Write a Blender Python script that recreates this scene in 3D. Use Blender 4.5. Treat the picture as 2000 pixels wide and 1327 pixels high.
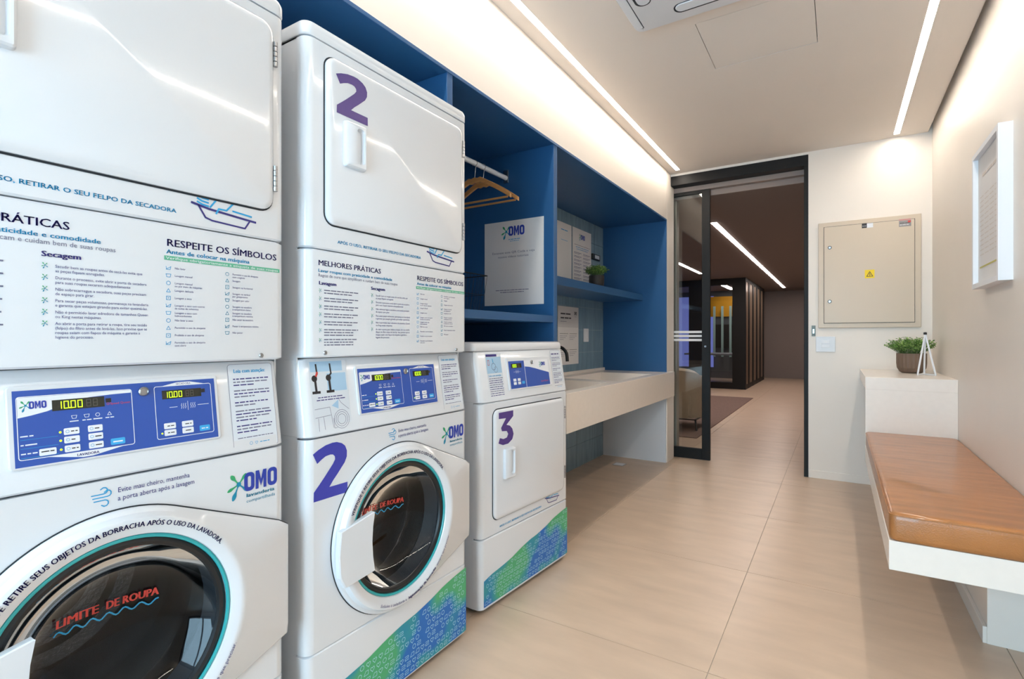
import bpy, bmesh, math, random
from mathutils import Vector, Matrix
from mathutils.geometry import tessellate_polygon
random.seed(7)
for o in list(bpy.data.objects): bpy.data.objects.remove(o)
SC = bpy.context.scene; COL = SC.collection
PI = math.pi

# ------------------------------------------------------------------ camera, world, lights, exposure
F_PX, YAW, HCAM = 1010.0, math.radians(32.25), 1.13
cam = bpy.data.cameras.new('camera'); camo = bpy.data.objects.new('camera', cam); COL.objects.link(camo)
cam.sensor_fit = 'HORIZONTAL'; cam.sensor_width = 36.0; cam.lens = F_PX/2000*36.0
cam.shift_y = -3.5/2000; cam.clip_start = 0.02
camo.location = (0, 0, HCAM); camo.rotation_euler = (PI/2, 0, YAW)
SC.camera = camo
SC.view_settings.view_transform = 'Standard'; SC.view_settings.look = 'None'
SC.view_settings.gamma = 1.0; SC.view_settings.use_curve_mapping = False
SC.view_settings.exposure = 0.08
w = bpy.data.worlds.new('world'); SC.world = w; w.use_nodes = True
w.node_tree.nodes['Background'].inputs[0].default_value = (0.62, 0.78, 1.0, 1)
w.node_tree.nodes['Background'].inputs[1].default_value = 1.0
LED_ROOM, LED_LOBBY, DAY = 36.0, 36.0, 135.0
dl = bpy.data.lights.new('window_daylight', 'AREA'); dl.shape = 'RECTANGLE'; dl.size = 1.4; dl.size_y = 2.0
dl.energy = DAY; dl.color = (0.50, 0.77, 1.0)
dlo = bpy.data.objects.new('window_daylight', dl); COL.objects.link(dlo)
dlo.location = (-0.55, -1.95, 1.20); dlo.rotation_euler = (PI/2, 0, 0)   # outside the window behind the camera, shining in (+Y)

# ------------------------------------------------------------------ materials
def lin(c): return tuple(((v/255)/12.92 if v/255 <= .04045 else ((v/255+.055)/1.055)**2.4) for v in c)
MATS = {}
def mat(name, rgb, rough=.5, metal=0.0, coat=0.0, noise=0.0, nscale=8.0, bump=0.0, bscale=60.0, emit=0.0, stretch=None, spec=None):
    if name in MATS: return MATS[name]
    m = bpy.data.materials.new(name); m.use_nodes = True; nt = m.node_tree; b = nt.nodes['Principled BSDF']
    c = lin(rgb)+(1,)
    b.inputs['Base Color'].default_value = c; b.inputs['Roughness'].default_value = rough; b.inputs['Metallic'].default_value = metal
    if coat: b.inputs['Coat Weight'].default_value = coat; b.inputs['Coat Roughness'].default_value = .06
    if spec is not None: b.inputs['Specular IOR Level'].default_value = spec
    if emit: b.inputs['Emission Color'].default_value = c; b.inputs['Emission Strength'].default_value = emit
    if noise or bump:
        tc = nt.nodes.new('ShaderNodeTexCoord'); mp = nt.nodes.new('ShaderNodeMapping')
        nt.links.new(tc.outputs['Object'], mp.inputs[0])
        if stretch: mp.inputs['Scale'].default_value = stretch
    if noise:
        n = nt.nodes.new('ShaderNodeTexNoise'); n.inputs['Scale'].default_value = nscale; n.inputs['Detail'].default_value = 5
        nt.links.new(mp.outputs[0], n.inputs[0])
        r = nt.nodes.new('ShaderNodeMapRange'); r.inputs[1].default_value = .3; r.inputs[2].default_value = .7
        r.inputs[3].default_value = 1-noise; r.inputs[4].default_value = 1+noise
        nt.links.new(n.outputs[0], r.inputs[0])
        x = nt.nodes.new('ShaderNodeMix'); x.data_type = 'RGBA'; x.blend_type = 'MULTIPLY'; x.inputs[0].default_value = 1
        x.inputs[6].default_value = c; nt.links.new(r.outputs[0], x.inputs[7]); nt.links.new(x.outputs[2], b.inputs['Base Color'])
    if bump:
        n2 = nt.nodes.new('ShaderNodeTexNoise'); n2.inputs['Scale'].default_value = bscale; n2.inputs['Detail'].default_value = 3
        nt.links.new(mp.outputs[0], n2.inputs[0])
        bp = nt.nodes.new('ShaderNodeBump'); bp.inputs['Strength'].default_value = bump; bp.inputs['Distance'].default_value = .004
        nt.links.new(n2.outputs[0], bp.inputs['Height']); nt.links.new(bp.outputs[0], b.inputs['Normal'])
    MATS[name] = m; return m
def glassmat(name, tint, gloss=.12, rough=.02, ior=1.5):
    m = bpy.data.materials.new(name); m.use_nodes = True; nt = m.node_tree; nt.nodes.clear()
    o = nt.nodes.new('ShaderNodeOutputMaterial'); mx = nt.nodes.new('ShaderNodeMixShader'); t = nt.nodes.new('ShaderNodeBsdfTransparent'); g = nt.nodes.new('ShaderNodeBsdfGlossy')
    t.inputs[0].default_value = tint+(1,); g.inputs['Roughness'].default_value = rough
    fr = nt.nodes.new('ShaderNodeFresnel'); fr.inputs[0].default_value = ior
    ad = nt.nodes.new('ShaderNodeMath'); ad.operation = 'ADD'; ad.use_clamp = True; ad.inputs[1].default_value = gloss-.04
    nt.links.new(fr.outputs[0], ad.inputs[0]); nt.links.new(ad.outputs[0], mx.inputs[0])
    nt.links.new(t.outputs[0], mx.inputs[1]); nt.links.new(g.outputs[0], mx.inputs[2]); nt.links.new(mx.outputs[0], o.inputs[0])
    MATS[name] = m; return m

WALL = mat('warm_white_paint', (242, 233, 224), .42, noise=.012, nscale=3, bump=.05, bscale=300)
CEIL = mat('ceiling_paint', (230, 221, 213), .7, noise=.012, nscale=2)
WHITE = mat('white_enamel', (228, 231, 236), .16, coat=.6, bump=.03, bscale=9)
WHITE2 = mat('white_plastic', (226, 229, 234), .32)
QUARTZ = mat('white_quartz', (243, 234, 225), .22, noise=.015, nscale=30)
DARK = mat('dark_gap', (38, 42, 48), .6)
BLACK = mat('black_rubber', (22, 23, 26), .4)
FRAMEB = mat('black_aluminium', (20, 18, 18), .5, spec=.3)
STEEL = mat('brushed_steel', (176, 176, 178), .28, metal=1.0)
DRUM = mat('drum_steel', (150, 152, 156), .22, metal=1.0, bump=.5, bscale=120)
TEAL = mat('teal_gasket', (52, 168, 172), .25)
NAVY = mat('ink_navy', (48, 42, 120), .4)
PURP = mat('ink_purple', (84, 62, 134), .35)
INDIGO = mat('ink_indigo', (62, 66, 172), .35)
CYAN = mat('ink_cyan', (38, 160, 214), .4)
GREY = mat('ink_grey', (112, 112, 138), .5)
GREENB = mat('ink_green_bar', (98, 182, 148), .5)
LOGOG = mat('ink_logo_green', (54, 166, 110), .4)
LOGOT = mat('ink_logo_teal', (20, 140, 175), .4)
LOGOB = mat('ink_logo_blue', (44, 64, 168), .4)
RED = mat('ink_red', (214, 70, 62), .4)
INKW = mat('ink_white', (238, 240, 245), .4)
INKK = mat('ink_black', (40, 36, 40), .5)
DECAL = mat('decal_blue', (46, 84, 172), .3)
PAPER = mat('paper_white', (228, 226, 226), .5)
STICK = mat('sticker_pale', (222, 228, 236), .4)
SKYP = mat('ink_pale_blue', (170, 205, 232), .5)
BTNB = mat('button_cyan', (60, 172, 232), .35)
DISP = mat('display_black', (46, 44, 34), .2)
DIGIT = mat('display_digit', (190, 240, 30), .5, emit=1.6)
DIGOFF = mat('display_unlit', (84, 80, 70), .5)
BLUE = mat('blue_laminate', (38, 88, 138), .38, noise=.02, nscale=3)
TILE = mat('glazed_tile_blue', (124, 150, 166), .18, noise=.16, nscale=5, stretch=(1, 9, .8))
GROUT = mat('tile_grout', (150, 170, 180), .8)
FTILE = mat('porcelain_floor', (208, 184, 162), .33, noise=.07, nscale=3.5, stretch=(1, 3.5, 1))
FGROUT = mat('floor_grout', (196, 182, 168), .8)
WOOD = mat('hanger_wood', (206, 150, 92), .4, noise=.12, nscale=20, stretch=(1, 8, 8))
LEATHER = mat('tan_leather', (170, 110, 58), .30, coat=.35, noise=.2, nscale=5, stretch=(1, 5, 1), bump=.35, bscale=220)
BEIGE = mat('panel_beige', (212, 196, 176), .35)
POTB = mat('brown_pot', (120, 98, 82), .6)
POTK = mat('dark_pot', (44, 38, 36), .5)
LEAF = mat('leaf_green', (104, 150, 66), .5, noise=.35, nscale=30)
LEAF2 = mat('leaf_light', (158, 190, 104), .5, noise=.3, nscale=30)
STEM = mat('leaf_stem', (80, 110, 56), .6)
LOBW = mat('taupe_wall', (150, 136, 130), .6)
LOBC = mat('taupe_ceiling', (128, 116, 112), .7)
CARPET = mat('brown_carpet', (122, 100, 92), .95, noise=.12, nscale=40)
FABRIC = mat('beige_upholstery', (188, 172, 150), .8, noise=.05, nscale=60)
YELLOW = mat('yellow_panel', (226, 164, 24), .6)
WARN = mat('warning_yellow', (240, 210, 20), .5)
BRONZE = mat('bronze_fin', (150, 128, 108), .35, metal=.3)
LED = mat('led_diffuser', (255, 246, 232), .5, emit=LED_ROOM)
LEDL = mat('led_diffuser_soffit', (255, 246, 232), .5, emit=LED_ROOM*1.08)
LED2 = mat('led_diffuser_lobby', (255, 238, 228), .5, emit=LED_LOBBY)
LITWIN = mat('lit_window', (120, 130, 215), .5, emit=.55)
GLASS = glassmat('clear_glass', (.93, .95, .94), .05)
BOWL = glassmat('washer_glass', (.56, .58, .60), .05, .02, 1.3)
def graphic():
    m = bpy.data.materials.new('blue_green_graphic'); m.use_nodes = True; nt = m.node_tree; b = nt.nodes['Principled BSDF']
    tc = nt.nodes.new('ShaderNodeTexCoord'); n = nt.nodes.new('ShaderNodeTexNoise'); n.inputs['Scale'].default_value = 5.5; n.inputs['Detail'].default_value = 1
    r = nt.nodes.new('ShaderNodeValToRGB'); e = r.color_ramp.elements
    e[0].position = .44; e[0].color = lin((10, 108, 196))+(1,); e[1].position = .62; e[1].color = lin((74, 176, 120))+(1,)
    k = e.new(.5); k.color = lin((26, 146, 176))+(1,)
    nt.links.new(tc.outputs['Object'], n.inputs[0]); nt.links.new(n.outputs[0], r.inputs[0]); nt.links.new(r.outputs[0], b.inputs['Base Color']); b.inputs['Roughness'].default_value = .3
    return m
GRAPHIC = graphic(); ICONL = mat('ink_icon_line', (178, 222, 236), .4)

# ------------------------------------------------------------------ mesh helpers
class MB:
    def __init__(s): s.v = []; s.f = []; s.mi = []; s.mats = []
    def m(s, mt):
        if mt not in s.mats: s.mats.append(mt)
        return s.mats.index(mt)
    def add(s, vs, fs, mt):
        b = len(s.v); i = s.m(mt); s.v += [tuple(p) for p in vs]
        for f in fs: s.f.append([b+k for k in f]); s.mi.append(i)
    def box(s, x0, x1, y0, y1, z0, z1, mt):
        s.add([(x, y, z) for x in (x0, x1) for y in (y0, y1) for z in (z0, z1)],
              [(0, 1, 3, 2), (4, 6, 7, 5), (0, 4, 5, 1), (2, 3, 7, 6), (0, 2, 6, 4), (1, 5, 7, 3)], mt)
    def tube(s, pts, r, mt, n=8, cap=True):
        pts = [Vector(p) for p in pts]; rings = []; up = None
        for i, p in enumerate(pts):
            d = (pts[min(i+1, len(pts)-1)]-pts[max(i-1, 0)]).normalized()
            if up is None: up = Vector((0, 0, 1)) if abs(d.z) < .9 else Vector((1, 0, 0))
            a = (up-d*up.dot(d)).normalized(); c = d.cross(a); up = a
            rr = r[i] if isinstance(r, (list, tuple)) else r
            rings.append([p+(a*math.cos(2*PI*k/n)+c*math.sin(2*PI*k/n))*rr for k in range(n)])
        vs = [q for R in rings for q in R]; fs = []
        for i in range(len(rings)-1):
            for k in range(n): fs.append((i*n+k, i*n+(k+1) % n, (i+1)*n+(k+1) % n, (i+1)*n+k))
        if cap: fs += [tuple(range(n))[::-1], tuple((len(rings)-1)*n+k for k in range(n))]
        s.add(vs, fs, mt)
    def lathe(s, prof, c, mt, n=32, axis='z'):
        vs = []
        for r, h in prof:
            for k in range(n):
                a = 2*PI*k/n; p = (r*math.cos(a), r*math.sin(a), h)
                if axis == 'x': p = (h, r*math.cos(a), r*math.sin(a))
                if axis == 'y': p = (r*math.cos(a), h, r*math.sin(a))
                vs.append((p[0]+c[0], p[1]+c[1], p[2]+c[2]))
        fs = [(i*n+k, i*n+(k+1) % n, (i+1)*n+(k+1) % n, (i+1)*n+k) for i in range(len(prof)-1) for k in range(n)]
        s.add(vs, fs, mt)
    def rings(s, rs, mt, closed=True, cap0=False, cap1=False):
        n = len(rs[0]); vs = [p for R in rs for p in R]; fs = []
        for i in range(len(rs)-1):
            for k in range(n if closed else n-1): fs.append((i*n+k, i*n+(k+1) % n, (i+1)*n+(k+1) % n, (i+1)*n+k))
        if cap0: fs.append(tuple(range(n))[::-1])
        if cap1: fs.append(tuple((len(rs)-1)*n+k for k in range(n)))
        s.add(vs, fs, mt)
    def build(s, name, parent=None, bevel=0, smooth=False, seg=2):
        me = bpy.data.meshes.new(name); me.from_pydata(s.v, [], s.f)
        for mt in s.mats: me.materials.append(mt)
        me.polygons.foreach_set('material_index', s.mi)
        bm = bmesh.new(); bm.from_mesh(me); bmesh.ops.recalc_face_normals(bm, faces=bm.faces)
        if bevel:
            es = [e for e in bm.edges if len(e.link_faces) == 2 and e.calc_face_angle(0) > .6]
            bmesh.ops.bevel(bm, geom=es, offset=bevel, segments=seg, profile=.5, affect='EDGES', clamp_overlap=True)
        bm.to_mesh(me); bm.free()
        if smooth:
            for p in me.polygons: p.use_smooth = True
            me.set_sharp_from_angle(angle=.7)
        o = bpy.data.objects.new(name, me); COL.objects.link(o)
        if parent: o.parent = parent
        return o
def tag(o, label, cat, group=None):
    o['label'] = label; o['category'] = cat
    if group: o['group'] = group
    return o
def struct(o): o['kind'] = 'structure'; return o
def empty(name, loc=(0, 0, 0), rz=0):
    o = bpy.data.objects.new(name, None); COL.objects.link(o); o.location = loc; o.rotation_euler = (0, 0, rz); o.empty_display_size = .1; return o
def bx(name, x0, x1, y0, y1, z0, z1, mt, parent=None, bevel=0):
    b = MB(); b.box(x0, x1, y0, y1, z0, z1, mt); return b.build(name, parent, bevel)
def rrect(u0, u1, v0, v1, r, n=5):
    out = []
    for cu, cv, a0 in ((u1-r, v1-r, 0), (u0+r, v1-r, PI/2), (u0+r, v0+r, PI), (u1-r, v0+r, 1.5*PI)):
        for k in range(n+1): a = a0+PI/2*k/n; out.append((cu+r*math.cos(a), cv+r*math.sin(a)))
    return out
def inset(pts, d):
    n = len(pts); out = []
    for i in range(n):
        a, b, c = Vector(pts[i-1]), Vector(pts[i]), Vector(pts[(i+1) % n])
        t = (c-a); t = t.normalized() if t.length else Vector((1, 0)); out.append((b.x-t.y*d, b.y+t.x*d))
    return out   # for counter-clockwise outlines: shrinks

# ------------------------------------------------------------------ lettering (built-in font, turned into flat meshes)
GL = {}
def _conv(body):
    cu = bpy.data.curves.new('t', 'FONT'); cu.body = body; cu.size = 1.0; cu.resolution_u = 2
    ob = bpy.data.objects.new('t', cu); me = bpy.data.meshes.new_from_object(ob)
    vs = [(v.co.x, v.co.y) for v in me.vertices]; fs = [tuple(p.vertices) for p in me.polygons]
    bpy.data.objects.remove(ob); bpy.data.meshes.remove(me); bpy.data.curves.remove(cu)
    return vs, fs
BARX = max(p[0] for p in _conv('|')[0])
def glyph(ch):
    if ch not in GL:
        vs, fs = _conv(ch) if ch != ' ' else ([], [])
        adv = max(p[0] for p in _conv(ch+'|')[0])-BARX
        GL[ch] = (vs, fs, adv)
    return GL[ch]
def twidth(t): return sum(glyph(c)[2] for c in t)
class Print(MB):
    """flat ink on a surface; mp(u, v, n) gives the 3D point, n = height above the surface"""
    def __init__(s, mp): super().__init__(); s.mp = mp
    def poly(s, pts, mt, n=.0006): s.add([s.mp(u, v, n) for u, v in pts], [tuple(range(len(pts)))], mt)
    def rect(s, u0, u1, v0, v1, mt, n=.0006, r=0): s.poly(rrect(u0, u1, v0, v1, r, 3) if r else [(u0, v0), (u1, v0), (u1, v1), (u0, v1)], mt, n)
    def text(s, t, u, v, h, mt, width=None, align='l', n=.0009, bold=0, slope=0):
        sz = h/.70; W = twidth(t)*sz; sx = 1
        if width: sx = width/W; W = width
        x = u-(W/2 if align == 'c' else W if align == 'r' else 0)
        for du in ((0,) if not bold else (-bold*h, 0, bold*h)):
            xx = x+du
            for c in t:
                vs, fs, adv = glyph(c)
                if vs: s.add([s.mp(xx+p[0]*sz*sx, v+p[1]*sz, n+abs(du)*.01) for p in vs], fs, mt)
                xx += adv*sz*sx
    def arc(s, t, c, R, a0, a1, h, mt, n=.0009, inner=False, bold=0):
        """letters along an arc from angle a0 to a1 (degrees); inner=True reads along the bottom"""
        sz = h/.70; W = twidth(t)*sz; L = abs(math.radians(a1-a0))*R; k = L/W; x = 0
        for ch in t:
            vs, fs, adv = glyph(ch); mid = x+adv*sz*k/2
            a = math.radians(a0)+(mid/R)*(1 if a1 > a0 else -1)
            ca, sa = math.cos(a), math.sin(a); tx, ty = (sa, -ca) if not inner else (-sa, ca); nx, ny = (ca, sa) if not inner else (-ca, -sa)
            for d in ((0,) if not bold else (-bold*h, 0, bold*h)):
                if vs: s.add([s.mp(c[0]+R*ca+(p[0]*sz*k-adv*sz*k/2+d)*tx+p[1]*sz*nx, c[1]+R*sa+(p[0]*sz*k-adv*sz*k/2+d)*ty+p[1]*sz*ny, n) for p in vs], fs, mt)
            x += adv*sz*k
    def stroke(s, pts, wd, mt, closed=False, n=.0008):
        P = [Vector(p) for p in pts]; N = len(P)
        for i in range(N if closed else N-1):
            a, b = P[i], P[(i+1) % N]; d = b-a
            if d.length < 1e-7: continue
            d = d.normalized(); q = Vector((-d.y, d.x))*wd/2; e = d*wd*.3
            s.poly([tuple(a-e-q), tuple(b+e-q), tuple(b+e+q), tuple(a-e+q)], mt, n+.00001*(i % 3))
    def circ(s, u, v, r, wd, mt, n=.0008, k=16): s.stroke([(u+r*math.cos(2*PI*i/k), v+r*math.sin(2*PI*i/k)) for i in range(k)], wd, mt, True, n)
    def disc(s, u, v, r, mt, n=.0008, k=14): s.poly([(u+r*math.cos(2*PI*i/k), v+r*math.sin(2*PI*i/k)) for i in range(k)], mt, n)
    def greek(s, u, v, wd, h, mt, seed=0, n=.0008):
        """a line of print too small to read in the photo: word-long dashes"""
        rg = random.Random(seed); x = u
        while x < u+wd-h:
            l = min(h*rg.uniform(1.2, 5), u+wd-x); s.rect(x, x+l, v, v+h*.62, mt, n); x += l+h*.55
    def splash(s, u, v, S, n=.0009):
        """five-lobed splash mark"""
        for ang, L, wd, mt in ((128, .62, .17, LOGOG), (52, .58, .13, LOGOG), (205, .60, .13, LOGOG), (248, .78, .17, LOGOT), (318, .62, .13, LOGOT)):
            a = math.radians(ang); d = Vector((math.cos(a), math.sin(a))); q = Vector((-d.y, d.x)); pts = []
            prof = [(0, .07), (.25, .035), (.45, .05), (.7, wd*.75), (.85, wd*.62), (.95, wd*.35), (1, 0)]
            for t, h in prof: pts.append(d*t*L*S+q*h*S*.8)
            for t, h in prof[-2::-1]: pts.append(d*t*L*S-q*h*S*.8)
            s.poly([(u+p.x, v+p.y) for p in pts], mt, n+ang*1e-7)
        s.disc(u, v, .11*S, LOGOT, n+.00005)
    def omo(s, u, v, W, H, mt, n=.0009):
        """heavy condensed letters O M O in a box with lower-left corner (u, v)"""
        def O(x, w):
            o = rrect(x, x+w, v, v+H, w*.42, 6); i = rrect(x+w*.34, x+w*.66, v+H*.2, v+H*.8, w*.155, 6)
            N = len(o); s.add([s.mp(p[0], p[1], n) for p in o+i], [(k, (k+1) % N, N+(k+1) % N, N+k) for k in range(N)], mt)
        O(u, W*.30); O(u+W*.70, W*.30)
        a, b = u+W*.335, u+W*.665; t = (b-a)*.3
        s.poly([(a, v), (a+t*.9, v), (a+t*.9, v+H*.55), ((a+b)/2, v+H*.12), (b-t*.9, v+H*.55), (b-t*.9, v), (b, v), (b, v+H), (b-t*1.05, v+H), ((a+b)/2, v+H*.5), (a+t*1.05, v+H), (a, v+H)], mt, n)
    def heart(s, u, v, r, wd, mt, n=.0009):
        pts = []
        for i in range(14):
            t = 2*PI*i/14; pts.append((u+r*.062*16*math.sin(t)**3, v+r*.062*(13*math.cos(t)-5*math.cos(2*t)-2*math.cos(3*t)-math.cos(4*t))))
        s.stroke(pts, wd, mt, True, n)
    def boat(s, u, v, W, n=.0009):
        """tray with a hand and lint, line drawing"""
        q = W*.026
        s.stroke([(u, v+W*.22), (u+W*.25, v+W*.17), (u+W, v+W*.10)], q*1.3, NAVY, n=n); s.stroke([(u+W*.1, v+W*.19), (u+W*.2, v+W*.03), (u+W*.3, v), (u+W*.82, v-W*.03), (u+W*.9, v+W*.10)], q, NAVY, n=n)
        s.stroke([(u+W*.27, v+W*.2), (u+W*.38, v+W*.36), (u+W*.5, v+W*.4), (u+W*.62, v+W*.32), (u+W*.52, v+W*.2), (u+W*.4, v+W*.2), (u+W*.36, v+W*.12)], q, CYAN, n=n)
        for k in range(4): s.stroke([(u+W*.08, v+W*(.40-.05*k)), (u+W*.15, v+W*(.37-.05*k)), (u+W*.24, v+W*(.36-.05*k))], q, CYAN, n=n)
        s.stroke([(u+W*.62, v+W*.21), (u+W*.93, v+W*.18)], q, CYAN, n=n)
    def done(s, name, parent): return s.build(name, parent)

# ------------------------------------------------------------------ the setting
XB, XS, XR, YW, ZC, YB = -1.93, -1.31, .58, 4.826, 2.637, -1.75
TP = .887
fl = struct(bx('floor', -4.2, .75, YB-.1, 16.5, -.08, -.003, FGROUT))
xj = [-4.2, -3.927, -3.038, -2.149, -1.26, -.371, .518, .75]; yj = [1.825+TP*k for k in range(-4, 17)]
for i in range(len(xj)-1):
    for j in range(len(yj)-1):
        y0, y1 = yj[j], yj[j+1]
        if y0 < YB-.1: y0 = YB-.1
        if j < 8 and xj[i+1] < -2.0: continue
        x0 = max(xj[i], XB-.05) if y1 < 4.9 else xj[i]
        if y1-y0 < .05 or xj[i+1]-x0 < .03: continue
        bx('floor_tile', x0+.0015, xj[i+1]-.0015, y0+.0015, min(y1, 16.45)-.0015, -.004, 0, FTILE, fl)
ce = MB()
# ceiling with the two recessed light slots and the hatch left open
for x0, x1, y0, y1 in ((XB, -1.238, YB, YW), (-1.203, .347, YB, 2.57), (-1.203, -.583, 2.57, 3.062), (-.088, .347, 2.57, 3.062), (-1.203, .347, 3.062, YW), (.383, .556, YB, YW), (-1.238, -1.203, 4.73, YW), (.347, .383, 4.755, YW)):
    ce.box(x0, x1, y0, y1, ZC, ZC+.06, CEIL)
ce.box(XB, .75, YB, YW, ZC+.06, ZC+.12, CEIL)
cl = struct(ce.build('ceiling'))
bx('access_hatch', -.580, -.091, 2.574, 3.058, ZC+.001, ZC+.02, CEIL, cl)
bx('hatch_frame', -.583, -.088, 2.57, 3.062, ZC+.03, ZC+.04, DARK, cl)
for x0, x1, y1, lb in ((-1.238, -1.203, 4.73, 'warm white linear ceiling light beside the blue cabinet soffit'), (.347, .383, 4.755, 'warm white linear ceiling light near the wall above the leather bench')):
    t = tag(empty('linear_light', ((x0+x1)/2, YB, ZC)), lb, 'light')
    o = bx('diffuser', x0-(x0+x1)/2+.001, x1-(x0+x1)/2-.001, .02, y1-YB-.002, .004, .014, LEDL if x0 < 0 else LED, t)
    bx('housing', x0-(x0+x1)/2, x1-(x0+x1)/2, .01, y1-YB, .016, .055, STEEL, t)
wl = MB(); wl.box(XB-.12, XB, YB, 4.93, -.003, 2.8, BLUE); wall_left = struct(wl.build('wall_left'))
wr = MB(); wr.box(XR, XR+.17, YB-.1, YW+.1, -.003, 2.8, WALL); struct(wr.build('wall_right'))
sf = MB(); sf.box(XB, XS, YB, 4.70, 2.2, ZC, WALL); struct(sf.build('trim_1'))
# far wall: column at the left, piece at the right of the opening, strip over the door
fw = MB(); fw.box(XB, XS, 4.708, 4.93, 0, ZC, WALL); fw.box(-.205, XR, YW, 4.93, 0, 2.8, WALL); fw.box(XS, -.205, YW, 4.93, 2.616, 2.8, WALL); fw.box(-4.2, XB, 4.75, 4.93, 0, 2.8, LOBW); fw.box(XR, .75, 4.83, 4.93, 0, 2.8, WALL)
struct(fw.build('wall_far'))
struct(bx('baseboard_far', -.203, XR, YW-.006, YW+.01, 0, .062, WALL, None, .002))
# wall behind the camera with a large window
bw = MB(); wx0, wx1, wz0, wz1 = -1.28, .18, .12, 2.28
bw.box(XB-.12, wx0, YB-.12, YB, 0, 2.8, WALL); bw.box(wx1, .75, YB-.12, YB, 0, 2.8, WALL); bw.box(wx0, wx1, YB-.12, YB, 0, wz0, WALL); bw.box(wx0, wx1, YB-.12, YB, wz1, 2.8, WALL)
struct(bw.build('wall_back'))
wn = MB()
for x in (wx0, (wx0+wx1)/2-.02, wx1-.04): wn.box(x, x+.04, YB-.09, YB-.03, wz0, wz1, FRAMEB)
for z in (wz0, wz1-.04): wn.box(wx0, wx1, YB-.085, YB-.035, z, z+.04, FRAMEB)
w1 = struct(wn.build('window_1'))
for a in (wx0+.04, (wx0+wx1)/2+.02): bx('pane', a, a+.67, YB-.065, YB-.058, wz0+.04, wz1-.04, GLASS, w1)

# blue built-in cabinet: dividers, top, shelves (fixed joinery)
cab = struct(empty('trim_2'))
def panel(name, *a): return bx(name, *a, BLUE, cab, .0015)
panel('top_panel', XB, XS+.001, YB+.01, 4.70, 2.185, 2.2)
panel('divider', XB, XS-.002, 1.597, 1.632, 0, 2.185)
panel('divider', XB, XS-.002, 2.505, 2.547, 0, 2.185)
panel('side_panel', XB, XS-.002, 4.690, 4.708, .60, 2.185)
panel('shelf', XB, XS-.006, 1.632, 2.505, 1.213, 1.25)
panel('shelf', XB+.012, -1.53, 2.547, 4.690, 1.473, 1.529)
bx('lower_panel', XB, XS-.008, 4.690, 4.708, 0, .60, WHITE2, cab)
# tiled back of the sink niche
tb = struct(bx('wall_tiles', XB, XB+.004, 2.547, 4.690, 0, 2.185, GROUT)); tb.name = 'trim_3'
for j in range(11):
    for i in range(11):
        y1 = 4.690-.2*i; y0 = max(y1-.2, 2.548); z0 = .2*j; z1 = min(z0+.2, 2.184)
        if y1-y0 < .02: continue
        bx('wall_tile', XB+.004, XB+.0105+.001*random.random(), y0+.0015, y1-.0015, z0+.0015, z1-.0015, TILE, tb)

# ------------------------------------------------------------------ laundry machines (local: x out of the front, y along the row, z up)
W = .70
def profile(xo, r=.025, depth=.04, n=5):
    p = [(-depth, 0)]
    for k in range(n+1): a = PI/2*k/n; p.append((-r+r*math.sin(a)+xo, r-r*math.cos(a)))
    for k in range(n+1): a = PI/2*k/n; p.append((-r+r*math.cos(a)+xo, W-r+r*math.sin(a)))
    p.append((-depth, W)); return p
def shell(name, z0, z1, parent, xo0=0, xo1=0, mt=WHITE, depth=.04, grow=0):
    b = MB(); e = .004
    def ring(z, xo, d): return [(x-d if x > -depth+.001 else x, (y+grow if y > W/2 else y-grow)+(d if y < W/2 else -d), z) for x, y in profile(xo, .025, depth)]
    b.rings([ring(z0, xo0, e), ring(z0+e, xo0, 0), ring(z1-e, xo1, 0), ring(z1, xo1, e)], mt, True, True, True)
    return b.build(name, parent, smooth=True)
FR = lambda u, v, n: (n, u, v)
XO = lambda v: -.033*(v-.86)/.215
SL = lambda u, v, n: (XO(v)+n, u, v)
TWO = [(0.0214,0.8177),(0.0387,0.8272),(0.0622,0.8359),(0.0840,0.8392),(0.0989,0.8387),(0.1165,0.8326),(0.1281,0.8233),(0.1345,0.8085),(0.1340,0.7919),(0.1268,0.7767),(0.1140,0.7627),(0.1014,0.7490),(0.0865,0.7340),(0.0743,0.7190),(0.1366,0.7190),(0.1370,0.6897),(0.0237,0.6897),(0.0244,0.7152),(0.0387,0.7294),(0.0575,0.7488),(0.0743,0.7672),(0.0865,0.7808),(0.0934,0.7916),(0.0926,0.7999),(0.0865,0.8062),(0.0779,0.8078),(0.0622,0.8058),(0.0480,0.7987),(0.0352,0.7904)]
THREE = [(0.1062,0.8165),(0.2085,0.8165),(0.2085,0.7919),(0.1595,0.7600),(0.1850,0.7530),(0.2020,0.7380),(0.2111,0.7145),(0.2019,0.6928),(0.1723,0.6784),(0.1345,0.6780),(0.1038,0.6894),(0.1135,0.7107),(0.1382,0.7028),(0.1621,0.7061),(0.1719,0.7192),(0.1612,0.7337),(0.1281,0.7372),(0.1217,0.7515),(0.1558,0.7885),(0.1062,0.7910)]
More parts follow.
